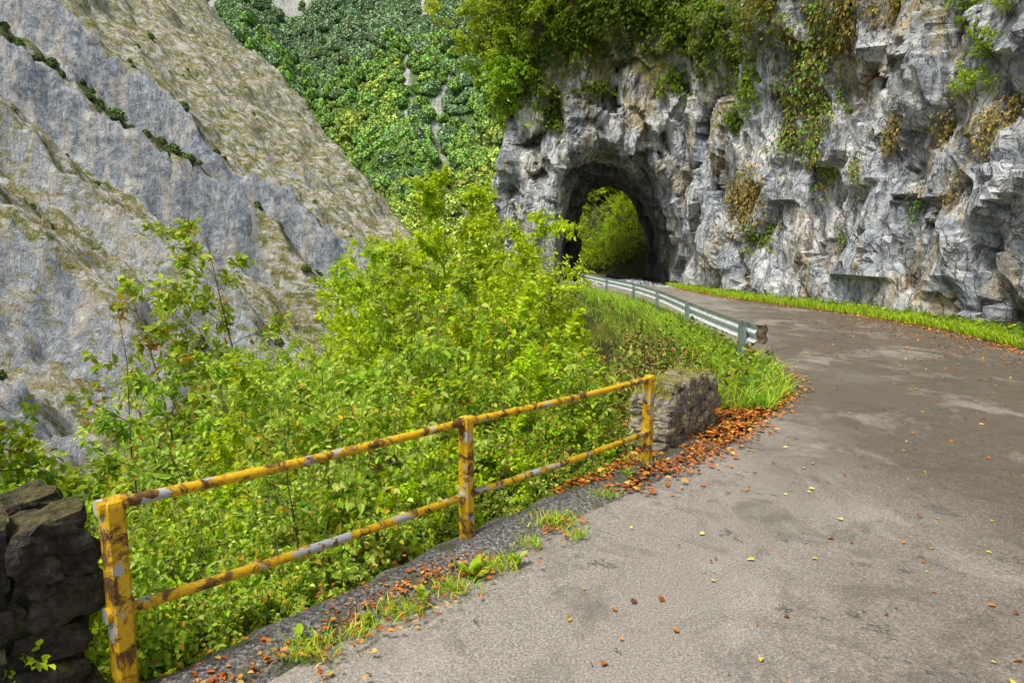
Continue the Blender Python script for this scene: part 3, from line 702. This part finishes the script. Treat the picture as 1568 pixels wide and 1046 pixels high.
def stonewall(name,p0,p1,thick,hfun,mat,row=.16,seed=0):
    geo=Geo(); r=random.Random(seed); p0=np.array(p0);p1=np.array(p1); d=p1-p0; ln=np.linalg.norm(d); d/=ln; nrm=np.array([-d[1],d[0]])
    z=-.3; k=seed*100
    while z<1.0:
        hrow=row*r.uniform(.7,1.35); s=-r.random()*.06
        while s<ln:
            w=row*r.uniform(.9,2.3)
            if z+hrow*.6<hfun(min(s/ln,1)):
                for side in (-1,1):
                    c=p0+d*(s+w/2+r.gauss(0,.015))+nrm*side*(thick*.27+r.gauss(0,.015))
                    stone(geo,(c[0],c[1],z+hrow/2+r.gauss(0,.012)),(w*1.12,thick*.58,hrow*1.2),((d[0],d[1],0),(nrm[0],nrm[1],0)),k); k+=1
            s+=w
        z+=hrow
    NSg=24; V=[]
    for j in range(NSg+1):
        t=j/NSg; c=p0+d*(ln*(.03+.94*t)); h=hfun(t)-.05
        for (a,zz) in ((-.46,-.4),(-.46,h*.5),(-.44,h*.93),(-.15,h),(.15,h),(.44,h*.93),(.46,h*.5),(.46,-.4)):
            q=c+nrm*a*thick*(1+.05*r.gauss(0,1)); V.append((q[0],q[1],zz+r.gauss(0,.012)))
    Qc=[(j*8+m_,j*8+m_+1,(j+1)*8+m_+1,(j+1)*8+m_) for j in range(NSg) for m_ in range(7)]
    for o in (0,NSg*8): Qc+=[(o,o+1,o+6,o+7),(o+1,o+2,o+5,o+6),(o+2,o+3,o+4,o+5)]
    geo.add(V,Qc,0)
    return add_obj(name,geo.mesh(name,[mat],smooth=False))
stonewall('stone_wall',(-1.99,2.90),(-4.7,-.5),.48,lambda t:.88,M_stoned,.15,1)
stonewall('stone_wall',(1.36,6.62),(2.15,7.75),.38,lambda t:.72-.2*abs(t-.4)-.3*max(t-.75,0),M_stone,.105,2)
n=1500; t=rs.rand(n); x=1.36+.79*t+rs.randn(n)*.1; y=6.62+1.13*t+rs.randn(n)*.1
m=fbm(np.stack([x*4,y*4,0*x],1),2,3)>-.05
grassfield('wall_top_grass',x[m],y[m],np.full(m.sum(),.64)-.1*np.abs(t[m]-.4),.03+.10*rs.rand(m.sum()),GC+BROWN,.004,.9)

# ------------------------------------------------------------------ yellow railing
yf=empty('yellow_railing')
posts=[((-1.70,2.78),.96,.93,.45),((-.31,4.47),.90,.86,.345),((1.25,6.14),.87,.83,.33)]
def obox(geo,c,ax,sx,sy,z0,z1,m=0,bev=.012):
    ax=np.array([ax[0],ax[1],0.]); ax/=np.linalg.norm(ax); ay=np.array([-ax[1],ax[0],0.])
    hx,hy=sx/2,sy/2; ring=[(-hx+bev,-hy),(hx-bev,-hy),(hx,-hy+bev),(hx,hy-bev),(hx-bev,hy),(-hx+bev,hy),(-hx,hy-bev),(-hx,-hy+bev)]
    lv=[(z0,1),(z1-.035,1),(z1-.015,.9),(z1-.004,.65),(z1,.25)]
    V=[np.array([c[0],c[1],z])+ax*a*s+ay*b_*s for z,s in lv for a,b_ in ring]
    Qd=[(l*8+k,l*8+(k+1)%8,(l+1)*8+(k+1)%8,(l+1)*8+k) for l in range(4) for k in range(8)]
    o=32; Qd+=[(o,o+1,o+2,o+3),(o,o+3,o+4,o+7),(o+4,o+5,o+6,o+7)]
    geo.add(V,Qd,m)
g=Geo(); dirs=[(.62,.78),(.65,.76),(.68,.73)]
for (p,h,a,b_),d in zip(posts,dirs): 
    obox(g,p,d,.085,.085,-.3,h)
    for zz in (a,b_):
        P0=np.array([p[0]-d[0]*.06,p[1]-d[1]*.06,zz]); P1=np.array([p[0]+d[0]*.06,p[1]+d[1]*.06,zz]); g.tube([P0,P1],.036,0,sides=12,cap=True)
o=add_obj('posts',g.mesh('posts',[M_yel]),yf)
for idx,nm in ((2,'top_rail'),(3,'lower_rail')):
    g=Geo()
    for a,b_ in ((0,1),(1,2)):
        P0=np.array([*posts[a][0],posts[a][idx]]);P1=np.array([*posts[b_][0],posts[b_][idx]])
        t=np.linspace(0,1,16)[:,None]; P=P0+(P1-P0)*t; P[:,2]-=.012*np.sin(t[:,0]*math.pi)
        g.tube(P,.026,0,sides=14)
    add_obj(nm,g.mesh(nm,[M_yel],smooth=True),yf)

# ------------------------------------------------------------------ guardrail
gr=empty('guardrail')
gp=np.array([(3.97,11.4),(4.02,13.5),(4.15,16.2),(4.35,19),(4.5,22),(4.5,26),(4.2,30.5),(3.8,37)])
tt=np.linspace(11.3,37,120); px=np.interp(tt,gp[:,1],gp[:,0]); px=np.convolve(np.pad(px,6,'edge'),np.ones(13)/13,'valid')
pathp=np.stack([px,tt],1); T=np.gradient(pathp,axis=0); T/=np.linalg.norm(T,axis=1)[:,None]; Nr=np.stack([T[:,1],-T[:,0]],1)
wprof=[(.0,.0),(.012,.012),(.06,.045),(.07,.085),(.03,.12),(.005,.155),(.03,.19),(.07,.225),(.06,.265),(.012,.298),(0,.31)]
V=[];m=len(wprof)
for k in range(len(pathp)):
    for off in (0,.004):
        for (dn,dz) in wprof:
            q=pathp[k]+Nr[k]*(.06+dn+off); V.append((q[0],q[1],.46+dz))
Qd=[]
for k in range(len(pathp)-1):
    for s in (0,m):
        for j in range(m-1):
            a=k*2*m+s+j; Qd.append((a,a+1,a+2*m+1,a+2*m))
add_obj('w_beam',mesh_quads('w_beam',V,Qd,[M_galv],smooth=True),gr)
g=Geo()
def chan(c,T_,N_,h):
    t=.008; w=.12; dp=.07
    for (a0,a1,b0,b1) in ((-w/2,w/2,0,t),(-w/2,-w/2+t,t,dp),(w/2-t,w/2,t,dp)):
        V=[]
        for z in (-.4,h):
            for a,b_ in ((a0,b0),(a1,b0),(a1,b1),(a0,b1)): 
                q=np.array(c)+np.array(N_)*(b_-dp)+np.array(T_)*a; V.append((q[0],q[1],z))
        g.add(V,[(0,1,5,4),(1,2,6,5),(2,3,7,6),(3,0,4,7),(4,5,6,7),(3,2,1,0)],0)
for yv in (11.7,16.2,21,25.3,30.5,36.5):
    k=int(np.argmin(abs(tt-yv))); c=pathp[k]+Nr[k]*.05; chan(c,T[k],Nr[k],.79 if yv<12 else .77)
    if yv<12: chan(c+T[k]*.14+Nr[k]*.01,T[k],Nr[k],.75)
add_obj('posts',g.mesh('guard_posts',[M_galvd]),gr)
g=Geo(); V=[]
for k in range(13):
    a=k/12*math.pi*1.1; c=pathp[0]+Nr[0]*(.06+.09*(1-math.cos(a))*.9+.02)-T[0]*(.14*math.sin(a))
    for (dn,dz) in wprof: V.append((c[0]+Nr[0][0]*dn*.5,c[1]+Nr[0][1]*dn*.5,.46+dz))
g.add(V,[(k*m+j,k*m+j+1,(k+1)*m+j+1,(k+1)*m+j) for k in range(12) for j in range(m-1)],0)
add_obj('end_terminal',g.mesh('end_terminal',[M_rust],smooth=True),gr)

# ------------------------------------------------------------------ light, sky, camera
S=Vector((-.38,-.40,.95)).normalized()
sd=bpy.data.lights.new('sun','SUN'); sd.energy=4.1; sd.angle=math.radians(16); sd.color=(1,.965,.89)
so=bpy.data.objects.new('sun',sd); scene.collection.objects.link(so); so.rotation_euler=(-S).to_track_quat('-Z','Y').to_euler()
w=bpy.data.worlds.new('World'); scene.world=w; w.use_nodes=True; nt=w.node_tree
sk=nt.nodes.new('ShaderNodeTexSky'); sk.sky_type='NISHITA'; sk.sun_disc=False
sk.sun_elevation=math.asin(S.z); sk.sun_rotation=math.atan2(S.x,S.y); sk.dust_density=4; sk.ozone_density=.5; sk.air_density=1
bg=nt.nodes['Background']; nt.links.new(sk.outputs[0],bg.inputs[0]); bg.inputs[1].default_value=.15
cd=bpy.data.cameras.new('camera'); cd.lens=24; cd.sensor_width=36; cd.clip_end=3000; cd.clip_start=.05
cam=bpy.data.objects.new('camera',cd); scene.collection.objects.link(cam); cam.location=(0,0,2.0); cam.rotation_euler=(math.radians(90-7.63),0,0)
scene.camera=cam
scene.view_settings.view_transform='Standard'; scene.view_settings.look='None'; scene.view_settings.exposure=0
